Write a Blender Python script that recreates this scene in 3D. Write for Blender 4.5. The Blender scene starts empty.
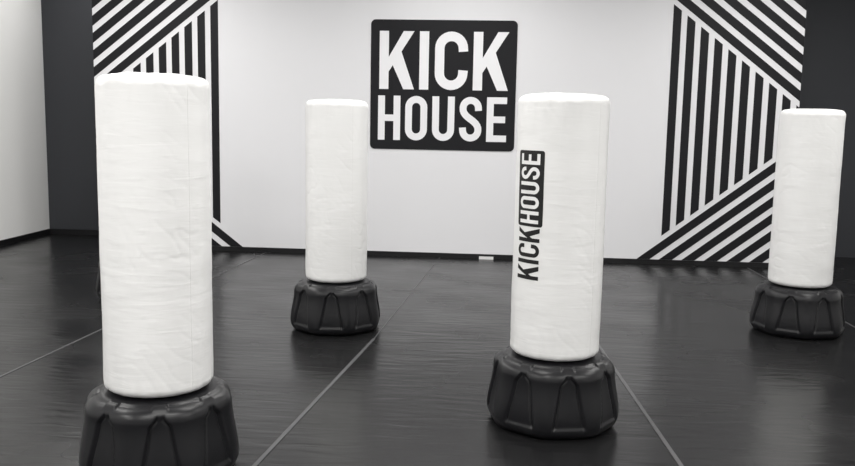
import bpy, bmesh, math
from mathutils import Matrix, Vector, noise
scene = bpy.context.scene
scene.view_settings.view_transform = 'Standard'
scene.view_settings.look = 'None'
PI = math.pi

# ------------------------------------------------------------ materials
def mat(name, col, rough=0.5, spec=0.5, bump=None, coat=0.0):
    m = bpy.data.materials.new(name); m.use_nodes = True
    nt = m.node_tree; b = nt.nodes['Principled BSDF']
    b.inputs['Base Color'].default_value = (*col, 1)
    b.inputs['Roughness'].default_value = rough
    b.inputs['Specular IOR Level'].default_value = spec
    b.inputs['Coat Weight'].default_value = coat
    if bump:
        sc, strength, dist = bump
        tc = nt.nodes.new('ShaderNodeTexCoord'); mp = nt.nodes.new('ShaderNodeMapping')
        mp.inputs['Scale'].default_value = sc
        n = nt.nodes.new('ShaderNodeTexNoise'); n.inputs['Scale'].default_value = 1.0
        n.inputs['Detail'].default_value = 3
        bp = nt.nodes.new('ShaderNodeBump'); bp.inputs['Strength'].default_value = strength
        bp.inputs['Distance'].default_value = dist
        nt.links.new(tc.outputs['Object'], mp.inputs['Vector'])
        nt.links.new(mp.outputs[0], n.inputs['Vector'])
        nt.links.new(n.outputs['Fac'], bp.inputs['Height'])
        nt.links.new(bp.outputs[0], b.inputs['Normal'])
    return m

M_wall = mat('white_wall_paint', (0.74, 0.74, 0.76), 0.7, 0.3, ((60, 60, 60), 0.05, 0.002))
M_wall2 = mat('warm_white_wall_brightened', (0.87, 0.87, 0.86), 0.7, 0.3, ((60, 60, 60), 0.05, 0.002))  # warm white, lightened in colour to make up for weak light on wall_left
M_dark = mat('charcoal_wall_paint', (0.042, 0.044, 0.05), 0.6, 0.3)
M_black = mat('black_vinyl_graphic', (0.010, 0.010, 0.012), 0.6, 0.2)
M_whiteg = mat('white_vinyl_graphic', (0.80, 0.80, 0.82), 0.6, 0.3)
M_bagprint = mat('black_bag_print', (0.012, 0.012, 0.012), 0.5, 0.3)
M_bagprintw = mat('white_bag_print', (0.80, 0.80, 0.80), 0.5, 0.3)
M_base = mat('black_molded_plastic', (0.008, 0.008, 0.0095), 0.36, 0.34, ((160, 160, 160), 0.12, 0.001))
M_ceil = mat('ceiling_paint', (0.78, 0.78, 0.78), 0.9, 0.2)
M_trim = mat('black_rubber_baseboard', (0.008, 0.008, 0.009), 0.5, 0.3)
M_metal = mat('light_housing', (0.6, 0.6, 0.6), 0.5)
M_plast = mat('white_plastic', (0.75, 0.75, 0.75), 0.4)

# wrinkled bag vinyl
M_bag = bpy.data.materials.new('white_bag_vinyl'); M_bag.use_nodes = True
nt = M_bag.node_tree; b = nt.nodes['Principled BSDF']
b.inputs['Base Color'].default_value = (0.82, 0.82, 0.815, 1); b.inputs['Roughness'].default_value = 0.30
tc = nt.nodes.new('ShaderNodeTexCoord')
prev = None
for sc, st, dist, det, warp in (((2.5,2.5,9), 0.42, 0.010, 2, 0), ((5,5,34), 0.40, 0.004, 2, 0.6)):
    mp = nt.nodes.new('ShaderNodeMapping'); mp.inputs['Scale'].default_value = sc
    n = nt.nodes.new('ShaderNodeTexNoise'); n.inputs['Scale'].default_value = 1; n.inputs['Detail'].default_value = det
    n.inputs['Distortion'].default_value = warp
    bp = nt.nodes.new('ShaderNodeBump'); bp.inputs['Strength'].default_value = st; bp.inputs['Distance'].default_value = dist
    nt.links.new(tc.outputs['Object'], mp.inputs['Vector']); nt.links.new(mp.outputs[0], n.inputs['Vector'])
    nt.links.new(n.outputs['Fac'], bp.inputs['Height'])
    if prev: nt.links.new(prev.outputs[0], bp.inputs['Normal'])
    prev = bp
nt.links.new(prev.outputs[0], b.inputs['Normal'])

# floor mat material
M_floor = bpy.data.materials.new('black_vinyl_mat'); M_floor.use_nodes = True
nt = M_floor.node_tree; b = nt.nodes['Principled BSDF']
tc = nt.nodes.new('ShaderNodeTexCoord')
def nz(scale, detail=3, rot=0.0, dist=0.0):
    mp = nt.nodes.new('ShaderNodeMapping'); mp.inputs['Scale'].default_value = scale
    mp.inputs['Rotation'].default_value = (0, 0, rot)
    n = nt.nodes.new('ShaderNodeTexNoise'); n.inputs['Scale'].default_value = 1; n.inputs['Detail'].default_value = detail
    n.inputs['Distortion'].default_value = dist
    nt.links.new(tc.outputs['Object'], mp.inputs['Vector']); nt.links.new(mp.outputs[0], n.inputs['Vector'])
    return n
n1 = nz((2.6, 13, 1), 1.5, 0.05, 0.7)
n2 = nz((1.2, 1.6, 1), 2)
n3 = nz((150, 150, 1), 2)
rr = nt.nodes.new('ShaderNodeMapRange'); rr.inputs[1].default_value = 0.3; rr.inputs[2].default_value = 0.7
rr.inputs[3].default_value = 0.20; rr.inputs[4].default_value = 0.30
nt.links.new(n2.outputs['Fac'], rr.inputs[0]); nt.links.new(rr.outputs[0], b.inputs['Roughness'])
b.inputs['Base Color'].default_value = (0.010, 0.010, 0.0105, 1)
bp = nt.nodes.new('ShaderNodeBump'); bp.inputs['Strength'].default_value = 0.36; bp.inputs['Distance'].default_value = 0.010
bp2 = nt.nodes.new('ShaderNodeBump'); bp2.inputs['Strength'].default_value = 0.10; bp2.inputs['Distance'].default_value = 0.0008
nt.links.new(n1.outputs['Fac'], bp.inputs['Height'])
nt.links.new(n3.outputs['Fac'], bp2.inputs['Height']); nt.links.new(bp.outputs[0], bp2.inputs['Normal'])
nt.links.new(bp2.outputs[0], b.inputs['Normal'])
b.inputs['Specular IOR Level'].default_value = 0.30
M_seam = mat('mat_seam_tape', (0.075, 0.075, 0.078), 0.4, 0.4)

# ------------------------------------------------------------ helpers
def obj_from(name, verts, faces, m, smooth=False, parent=None):
    me = bpy.data.meshes.new(name); me.from_pydata([tuple(v) for v in verts], [], faces); me.update()
    if smooth:
        for p in me.polygons: p.use_smooth = True
    o = bpy.data.objects.new(name, me); scene.collection.objects.link(o)
    me.materials.append(m)
    if parent: o.parent = parent
    return o

def box(name, lo, hi, m, M=None, parent=None):
    (x0, y0, z0), (x1, y1, z1) = lo, hi
    v = [(x0,y0,z0),(x1,y0,z0),(x1,y1,z0),(x0,y1,z0),(x0,y0,z1),(x1,y0,z1),(x1,y1,z1),(x0,y1,z1)]
    f = [(0,3,2,1),(4,5,6,7),(0,1,5,4),(1,2,6,5),(2,3,7,6),(3,0,4,7)]
    o = obj_from(name, v, f, m, parent=parent)
    if M: o.matrix_world = M
    return o

def empty(name, loc=(0,0,0), rotz=0, s=1):
    e = bpy.data.objects.new(name, None); scene.collection.objects.link(e)
    e.location = loc; e.rotation_euler = (0,0,rotz); e.scale = (s,s,s); e.empty_display_size = 0.1
    return e

# ------------------------------------------------------------ lettering
def stroke(pts, t, closed=False):
    P = [Vector(p) for p in pts]; n = len(P); L = []; R = []
    for i in range(n):
        a = P[i-1] if (i > 0 or closed) else None
        c = P[(i+1) % n] if (i < n-1 or closed) else None
        d1 = (P[i]-a).normalized() if a is not None else None
        d2 = (c-P[i]).normalized() if c is not None else None
        if d1 is None: d1 = d2
        if d2 is None: d2 = d1
        d = (d1+d2).normalized(); nn = Vector((-d.y, d.x))
        k = (t/2)/max(0.5, nn.dot(Vector((-d1.y, d1.x))))
        L.append(P[i]+nn*k); R.append(P[i]-nn*k)
    q = []
    for i in range(n if closed else n-1):
        j = (i+1) % n
        q.append([R[i], R[j], L[j], L[i]])
    return q
def arc(cx, cy, rx, ry, a0, a1, n=10):
    return [(cx+rx*math.cos(math.radians(a0+(a1-a0)*i/n)), cy+ry*math.sin(math.radians(a0+(a1-a0)*i/n))) for i in range(n+1)]
def rect(x0, y0, x1, y1): return [Vector((x0,y0)),Vector((x1,y0)),Vector((x1,y1)),Vector((x0,y1))]
def letter(ch, w, h, t):
    r = (w-t)/2*0.98; c = t/2
    if ch == 'I': return [rect(0,0,t,h)]
    if ch == 'H': return [rect(0,0,t,h), rect(w-t,0,w,h), rect(t,h*.5-t*.47,w-t,h*.5+t*.47)]
    if ch == 'E': return [rect(0,0,t,h), rect(t,0,w,t*.95), rect(t,h-t*.95,w,h), rect(t,h*.5-t*.47,w*.93,h*.5+t*.47)]
    if ch == 'U': return stroke([(c,h)]+arc(w/2,c+r,r,r,180,360,14)+[(w-c,h)], t)
    if ch == 'O': return stroke(arc(w/2,c+r,r,r,180,360,14)+arc(w/2,h-c-r,r,r,0,180,14), t, True)
    if ch == 'C': return stroke([(w-c,h*.66)]+arc(w/2,h-c-r,r,r,0,180,14)+arc(w/2,c+r,r,r,180,360,14)+[(w-c,h*.34)], t)
    if ch == 'S':
        a = (c+0.0, h-c-r); z = (w-c, c+r)
        bz = []
        for i in range(1, 12):
            u = i/12; p0 = a; p1 = (a[0], h*.50); p2 = (z[0], h*.50); p3 = z
            bz.append(tuple((1-u)**3*p0[k]+3*(1-u)**2*u*p1[k]+3*(1-u)*u*u*p2[k]+u**3*p3[k] for k in (0,1)))
        return stroke([(w-c,h*.69)]+arc(w/2,h-c-r,r,r,0,180,14)+bz+arc(w/2,c+r,r,r,0,-180,14)+[(c,h*.31)], t)
    if ch == 'K':
        tw = t*1.16; bx = t; y0 = h*.30; ya = h*.30+tw*1.35     # arm leaves the stem between y0 and ya
        arm = [Vector((bx,y0)),Vector((w,h)),Vector((w-tw,h)),Vector((bx,ya))]
        yf = lambda x: y0+(h-y0)*(x-bx)/(w-bx)                      # lower edge of the arm
        xa = bx+(w-bx)*.16; xb = xa+tw*.80
        leg = [Vector((w-tw*.98,0)),Vector((w+tw*.02,0)),Vector((xb,yf(xb))),Vector((xa,yf(xa)))]
        return [rect(0,0,t,h), arm, leg]
def word(s, ws, h, t, gap):
    polys = []; x = 0
    for ch, w in zip(s, ws):
        for p in letter(ch, w, h, t): polys.append([Vector((v.x+x, v.y)) for v in p])
        x += w+gap
    return polys
def rrect(x0, y0, x1, y1, r, n=8):
    p = arc(x1-r,y0+r,r,r,-90,0,n)+arc(x1-r,y1-r,r,r,0,90,n)+arc(x0+r,y1-r,r,r,90,180,n)+arc(x0+r,y0+r,r,r,180,270,n)
    return [Vector(q) for q in p]

def plate(name, polys, depth, m, parent, off, sides=True):
    """extrude 2D (s,z) polygons out of the wall (local -Y is the room side)"""
    V = []; F = []
    for p in polys:
        b0 = len(V); n = len(p)
        V += [(v.x, -off-depth, v.y) for v in p]
        F.append(tuple(range(b0, b0+n)))
        if sides:
            V += [(v.x, -off, v.y) for v in p]
            for i in range(n):
                j = (i+1) % n; F.append((b0+i, b0+n+i, b0+n+j, b0+j))
    return obj_from(name, V, F, m, parent=parent)

# ------------------------------------------------------------ room shell (yawed 4.2 deg)
YAW = -math.atan(0.0736)
ROOM = Matrix.Translation((0, 10.153, 0)) @ Matrix.Rotation(YAW, 4, 'Z')
CH = 3.7
MWL, MWR = 1.525, 1.455
S0, S1 = -2.515-MWL, 2.735+MWR
def room_box(name, lo, hi, m): return box(name, lo, hi, m, ROOM)
floor = room_box('floor', (-6.2, -14.5, -0.2), (6.6, 1.6, 0), M_floor)
room_box('ceiling', (-6.2, -14.5, CH), (6.6, 1.6, CH+0.15), M_ceil)
room_box('wall_back', (S0, 0, 0), (S1, 0.25, CH), M_wall)
room_box('wall_back_alcove_left', (-5.35, 1.0, 0), (S0, 1.2, CH), M_dark)
room_box('wall_alcove_return_left', (S0, 0.25, 0), (S0+0.15, 1.2, CH), M_dark)
room_box('wall_back_alcove_right', (S1, 1.0, 0), (6.4, 1.2, CH), M_dark)
room_box('wall_alcove_return_right', (S1-0.15, 0.25, 0), (S1, 1.0, CH), M_dark)
room_box('wall_left', (-5.42, -14.3, 0), (-5.20, 1.0, CH), M_wall2)
room_box('wall_right', (6.2, -14.3, 0), (6.4, 1.0, CH), M_wall2)
room_box('wall_front', (-5.2, -14.5, 0), (6.2, -14.3, CH), M_wall2)
room_box('baseboard_back', (S0, -0.018, 0), (S1, 0, 0.055), M_trim)
room_box('baseboard_left', (-5.20, -14.3, 0), (-5.182, 0.98, 0.07), M_trim)
room_box('baseboard_alcove', (-5.182, 0.982, 0), (S0, 1.0, 0.07), M_trim)
room_box('baseboard_right', (6.182, -14.3, 0), (6.2, 0.98, 0.08), M_trim)

# mat seams (welded strips where the mats meet)
def seam(name, p, q, w=0.022):
    p = Vector(p); q = Vector(q); d = (q-p).normalized(); n = Vector((-d.y, d.x))*w/2
    c = [p-n, q-n, q+n, p+n]; h = 0.003
    V = [(v.x, v.y, 0.0) for v in c]+[(v.x, v.y, h) for v in c]
    o = obj_from(name, V, [(4,5,6,7),(0,1,5,4),(1,2,6,5),(2,3,7,6),(3,0,4,7)], M_seam)
    o.parent = floor; o.matrix_parent_inverse = ROOM.inverted()
seam('mat_seam_1', (-3.3, 0.0), (-1.95, 10.2), 0.014)
seam('mat_seam_2', (-1.44, 0.0), (-0.383, 6.24)); seam('mat_seam_3', (-0.383, 6.24), (0.15, 10.1), 0.008)
seam('mat_seam_4', (1.17, 0.0), (1.30, 7.6))
seam('mat_seam_5', (3.1, 0.0), (3.7, 9.8), 0.014)

# ------------------------------------------------------------ wall murals
def clip(poly, nrm, d):
    """keep points with nrm.p <= d"""
    out = []
    for i in range(len(poly)):
        a = poly[i]; b2 = poly[(i+1) % len(poly)]
        da = nrm.dot(a)-d; db = nrm.dot(b2)-d
        if da <= 0: out.append(a)
        if (da < 0 < db) or (db < 0 < da): out.append(a+(b2-a)*(da/(da-db)))
    return out
def mural(name, mirror):
    W = MWL if mirror else MWR; per = 0.158; bw = 0.092; sl = 0.775
    ang = math.atan(sl); zt = CH; polys = []
    zu, zl = 2.97, 0.335     # boundaries at the inner edge (x=0)
    n_up = Vector((math.sin(ang), math.cos(ang)))
    n_lo = Vector((math.sin(ang), -math.cos(ang)))
    du = n_up.dot(Vector((0, zu))); dl = n_lo.dot(Vector((0, zl)))
    x = 0.0
    while x < W:                                     # vertical bars
        p = rect(x, 0.06, min(x+bw, W), zt)
        p = clip(p, n_up, du); p = clip(p, n_lo, dl) if p else p
        if len(p) > 2: polys.append(p)
        x += per
    for k in range(18):                              # upper diagonals
        a = du+0.055+k*per
        p = rect(0, 1.64, W, zt); p = clip(p, -n_up, -a); p = clip(p, n_up, a+bw) if p else p
        if len(p) > 2: polys.append(p)
    for k in range(14):                              # lower diagonals, run out to the floor
        a = dl+0.055+k*per
        p = rect(-0.6, 0.056, W, 1.58); p = clip(p, -n_lo, -a); p = clip(p, n_lo, a+bw) if p else p
        if len(p) > 2: polys.append(p)
    if mirror: polys = [[Vector((-2.515-v.x, v.y)) for v in reversed(p)] for p in polys]
    else: polys = [[Vector((2.735+v.x, v.y)) for v in p] for p in polys]
    o = plate(name, polys, 0.002, M_black, None, 0.0005); o.matrix_world = ROOM
mural('wall_stripe_mural', False); mural('wall_stripe_mural', True)

# ------------------------------------------------------------ logo sign
sign = empty('wall_logo_sign'); sign.matrix_world = ROOM @ Matrix.Translation((-0.008, 0, 0.018))
plate('panel', [rrect(-0.692, 1.258, 1.0, 2.75, 0.055)], 0.008, M_black, sign, 0.0005)
kick = [[v+Vector((-0.59, 1.955)) for v in p] for p in word('KICK', [.405,.115,.385,.405], 0.665, 0.108, 0.062)]
plate('lettering_top', kick, 0.001, M_whiteg, sign, 0.009, False)
house = [[v+Vector((-0.60, 1.365)) for v in p] for p in word('HOUSE', [.262,.262,.262,.262,.232], 0.515, 0.080, 0.056)]
plate('lettering_bottom', house, 0.001, M_whiteg, sign, 0.009, False)

room_box('floor_outlet_box', (0.62, -0.05, 0.0), (0.79, -0.02, 0.03), M_plast)

# ------------------------------------------------------------ punching bags
R = 0.237; ZB, ZT = 0.386, 1.755
def ridge(q): return 1-abs(noise.noise(q))*2
def bag_r(th, z, seed):
    c, s = math.cos(th), math.sin(th)
    q = Vector((c*1.6+seed, s*1.6, z*9))
    q2 = Vector((c*0.7+seed, s*0.7+5, z*2.2))
    edge = math.exp(-((z-ZT)/0.10)**2)+math.exp(-((z-ZB)/0.09)**2)
    q3 = Vector((c*6+seed, s*6, z*5))
    q4 = Vector((c*2.2+seed+z*1.0, s*2.2, z*11+c*2))
    patch = max(0, noise.noise(Vector((c*1.3+seed+9, s*1.3, z*2.5)))+0.12)
    cre = max(0, ridge(q4)-0.72)/0.28
    return 0.0015*noise.noise(q)+0.0035*noise.noise(q2)+0.004*edge*noise.noise(q3)-0.0028*patch*cre
def make_bag_mesh(parent, seed):
    N = 180
    er = 0.034; et = 0.045
    prof = [(0.02, ZB), (0.12, ZB), (R-er, ZB)]
    for i in range(1, 7):
        a = PI/2*i/6; prof.append((R-er+er*math.sin(a), ZB+er-er*math.cos(a)))
    zz = ZB+er; nr = 190
    for i in range(1, nr): prof.append((R, zz+(ZT-et-zz)*i/nr))
    for i in range(0, 11):
        a = PI/2*i/10; prof.append((R-et+et*math.cos(a), ZT-et+et*math.sin(a)))
    prof += [(R-0.07, ZT+0.004), (0.12, ZT+0.008), (0.05, ZT+0.010), (0.01, ZT+0.010)]
    V = []; F = []
    for (r, z) in prof:
        for k in range(N):
            th = 2*PI*k/N
            rr_ = r+bag_r(th, z, seed)*min(1, r/R)
            dz = 0.008*noise.noise(Vector((math.cos(th)*3+seed, math.sin(th)*3, 9)))*min(1, r/R) if z > ZT-0.04 else 0
            V.append((rr_*math.cos(th), rr_*math.sin(th), z+dz))
    for i in range(len(prof)-1):
        for k in range(N):
            j = (k+1) % N; F.append((i*N+k, i*N+j, (i+1)*N+j, (i+1)*N+k))
    F.append(tuple(reversed(range(N)))); F.append(tuple(range((len(prof)-1)*N, len(prof)*N)))
    o = obj_from('bag', V, F, M_bag, True, parent)
    V = []; F = []; n = 90
    for i in range(n+1):
        z = ZB+0.03+(ZT-ZB-0.08)*i/n
        for k, (da, dr) in enumerate([(-.006, -0.001), (0, .0014), (.006, -0.001)]):
            th = -0.95+da; r = R+bag_r(th, z, seed)+dr; V.append((r*math.cos(th), r*math.sin(th), z))
    for i in range(n):
        for k in range(2): F.append((i*3+k, i*3+k+1, i*3+k+4, i*3+k+3))
    obj_from('side_seam', V, F, M_bag, True, parent)
    return o

def smooth(a, b_, x):
    t = max(0, min(1, (x-a)/(b_-a))); return t*t*(3-2*t)
def make_base_mesh(parent):
    N = 512
    prof = [(0.02,0.0),(0.285,0.0),(0.306,0.003),(0.322,0.010),(0.334,0.022),(0.343,0.038),(0.348,0.054)]
    for i in range(1, 44):
        t = i/43; z = 0.054+t*(0.306-0.054)
        r = 0.352-0.030*smooth(0.05, 1.0, t)-0.003*math.exp(-t*10)
        prof.append((r, z))
    prof += [(0.3205,0.315),(0.3175,0.325),(0.313,0.335),(0.306,0.344),(0.296,0.352),(0.286,0.358),(0.277,0.361),(0.270,0.363),(0.264,0.368),(0.258,0.372),(0.25,0.374),(0.235,0.375),(0.21,0.376),(0.17,0.378),(0.10,0.380),(0.02,0.380)]
    V = []; F = []; A = 2*PI/8; zt_ = 0.322
    for (r, z) in prof:
        for k in range(N):
            th = 2*PI*k/N
            a = ((th+A/2) % A)-A/2
            aa = abs(a)
            octo = 0.980+0.038*(1-math.cos(aa/(A/2)*PI))/2
            w = smooth(0.24, 0.30, r)
            rr_ = r*((1-w)+w*octo)
            zz = z
            u = max(0.0, min(1.0, (z-0.055)/(zt_-0.055)))
            half = 0.255-0.125*u-0.07*smooth(0.85, 1.0, u)
            g = 1-smooth(half-0.026, half+0.022, aa)
            gz = smooth(0.048, 0.078, z)*(1-smooth(zt_-0.01, zt_+0.016, z))*smooth(0.28, 0.30, r)
            rr_ -= 0.011*g*gz
            gr = math.exp(-((aa-(half-0.020))/0.016)**2)
            rr_ -= 0.008*gr*gz
            if z > 0.345 and 0.255 < r < 0.305:
                zz += 0.008*(1-smooth(0.09, 0.14, aa))*smooth(0.258, 0.266, r)*(1-smooth(0.285, 0.30, r))
            V.append((rr_*math.cos(th), rr_*math.sin(th), zz))
    for i in range(len(prof)-1):
        for k in range(N):
            j = (k+1) % N; F.append((i*N+k, i*N+j, (i+1)*N+j, (i+1)*N+k))
    F.append(tuple(reversed(range(N)))); F.append(tuple(range((len(prof)-1)*N, len(prof)*N)))
    obj_from('weighted_base', V, F, M_base, True, parent)

def wrap(name, polys, zc, phic, hh, seed, lift, m, parent):
    """flat (along, up) polygons -> bag surface; text reads bottom to top"""
    bm = bmesh.new()
    for p in polys:
        try: bm.faces.new([bm.verts.new((v.x, v.y, 0)) for v in p])
        except Exception: pass
    ys = [v.co.y for v in bm.verts]; xs = [v.co.x for v in bm.verts]
    y = min(ys)
    while y < max(ys):
        y += 0.005
        bmesh.ops.bisect_plane(bm, geom=bm.verts[:]+bm.edges[:]+bm.faces[:], plane_co=(0,y,0), plane_no=(0,1,0))
    x = min(xs)
    while x < max(xs):
        x += 0.008
        bmesh.ops.bisect_plane(bm, geom=bm.verts[:]+bm.edges[:]+bm.faces[:], plane_co=(x,0,0), plane_no=(1,0,0))
    for v in bm.verts:
        z = zc+v.co.x; th = phic-(v.co.y-hh/2)/R
        r = R+bag_r(th, z, seed)+lift
        v.co = (r*math.cos(th), r*math.sin(th), z)
    bmesh.ops.recalc_face_normals(bm, faces=bm.faces[:])
    me = bpy.data.meshes.new(name); bm.to_mesh(me); bm.free(); me.materials.append(m)
    o = bpy.data.objects.new(name, me); scene.collection.objects.link(o); o.parent = parent

def punching_bag(loc, rotz, s, seed, printed=None):
    e = empty('freestanding_punching_bag', (loc[0], loc[1], 0), rotz, s)
    make_base_mesh(e); make_bag_mesh(e, seed)
    if printed is not None:
        ph = printed-rotz
        bw = 0.172; z0 = 1.082
        wrap('print_block', [rrect(0, 0, 0.388, bw, 0.014)], z0, ph, bw, seed, 0.0014, M_bagprint, e)
        hs = word('HOUSE', [.063,.063,.063,.063,.055], 0.125, 0.0185, 0.0122)
        hs = [[v+Vector((0.016, 0.0)) for v in p] for p in hs]
        wrap('print_house', hs, z0, ph, 0.125, seed, 0.0026, M_bagprintw, e)
        ks = word('KICK', [.073,.021,.068,.073], 0.145, 0.020, 0.011)
        wrap('print_kick', ks, z0-0.275, ph, 0.145, seed, 0.0014, M_bagprint, e)
    return e
punching_bag((-1.222, 3.84), 0.30, 1.02, 3.1)
punching_bag((0.700, 4.56), 0.12, 1.005, 7.7, printed=math.radians(-139.6))
punching_bag((-0.706, 6.60), 0.0, 1.0, 12.4)
punching_bag((2.975, 6.76), 0.2, 1.0, 21.9)
punching_bag((-2.60, 7.62), 0.1, 1.0, 31.0)

# ------------------------------------------------------------ ceiling lights
def panel(x, y, en):
    e = empty('ceiling_light_panel'); e.matrix_world = ROOM @ Matrix.Translation((x, y, CH))
    box('housing', (-0.65,-0.35,-0.05), (0.65,0.35,0), M_metal, parent=e)
    l = bpy.data.lights.new('lamp', 'AREA'); l.shape = 'RECTANGLE'; l.size = 1.2; l.size_y = 0.6
    l.energy = en; l.color = (1.0, 0.985, 0.96)
    lo = bpy.data.objects.new('lamp', l); scene.collection.objects.link(lo); lo.parent = e
    lo.location = (0, 0, -0.06)
for ix, x in enumerate((-3.2, 0.4, 3.9)):
    for iy, y in enumerate((-10.6, -8.6, -5.6, -3.4, -1.5)):
        panel(x, y, (74, 74, 52, 46, 39)[iy]*(1.2, 0.98, 1.08)[ix])
panel(-4.0, 0.25, 26)  # extra unseen panel, added only to brighten the left wall

w = bpy.data.worlds.new('World'); scene.world = w; w.use_nodes = True
w.node_tree.nodes['Background'].inputs[0].default_value = (0.8, 0.85, 0.9, 1)
w.node_tree.nodes['Background'].inputs[1].default_value = 0.3

# ------------------------------------------------------------ camera
cd = bpy.data.cameras.new('camera'); cam = bpy.data.objects.new('camera', cd); scene.collection.objects.link(cam)
cd.sensor_width = 36; cd.lens = 36*860/855
cam.matrix_world = Matrix.Translation((0,0,1.62)) @ Matrix.Rotation(math.radians(90-7.47), 4, 'X') @ Matrix.Rotation(math.radians(1.1), 4, 'Z')
scene.camera = cam
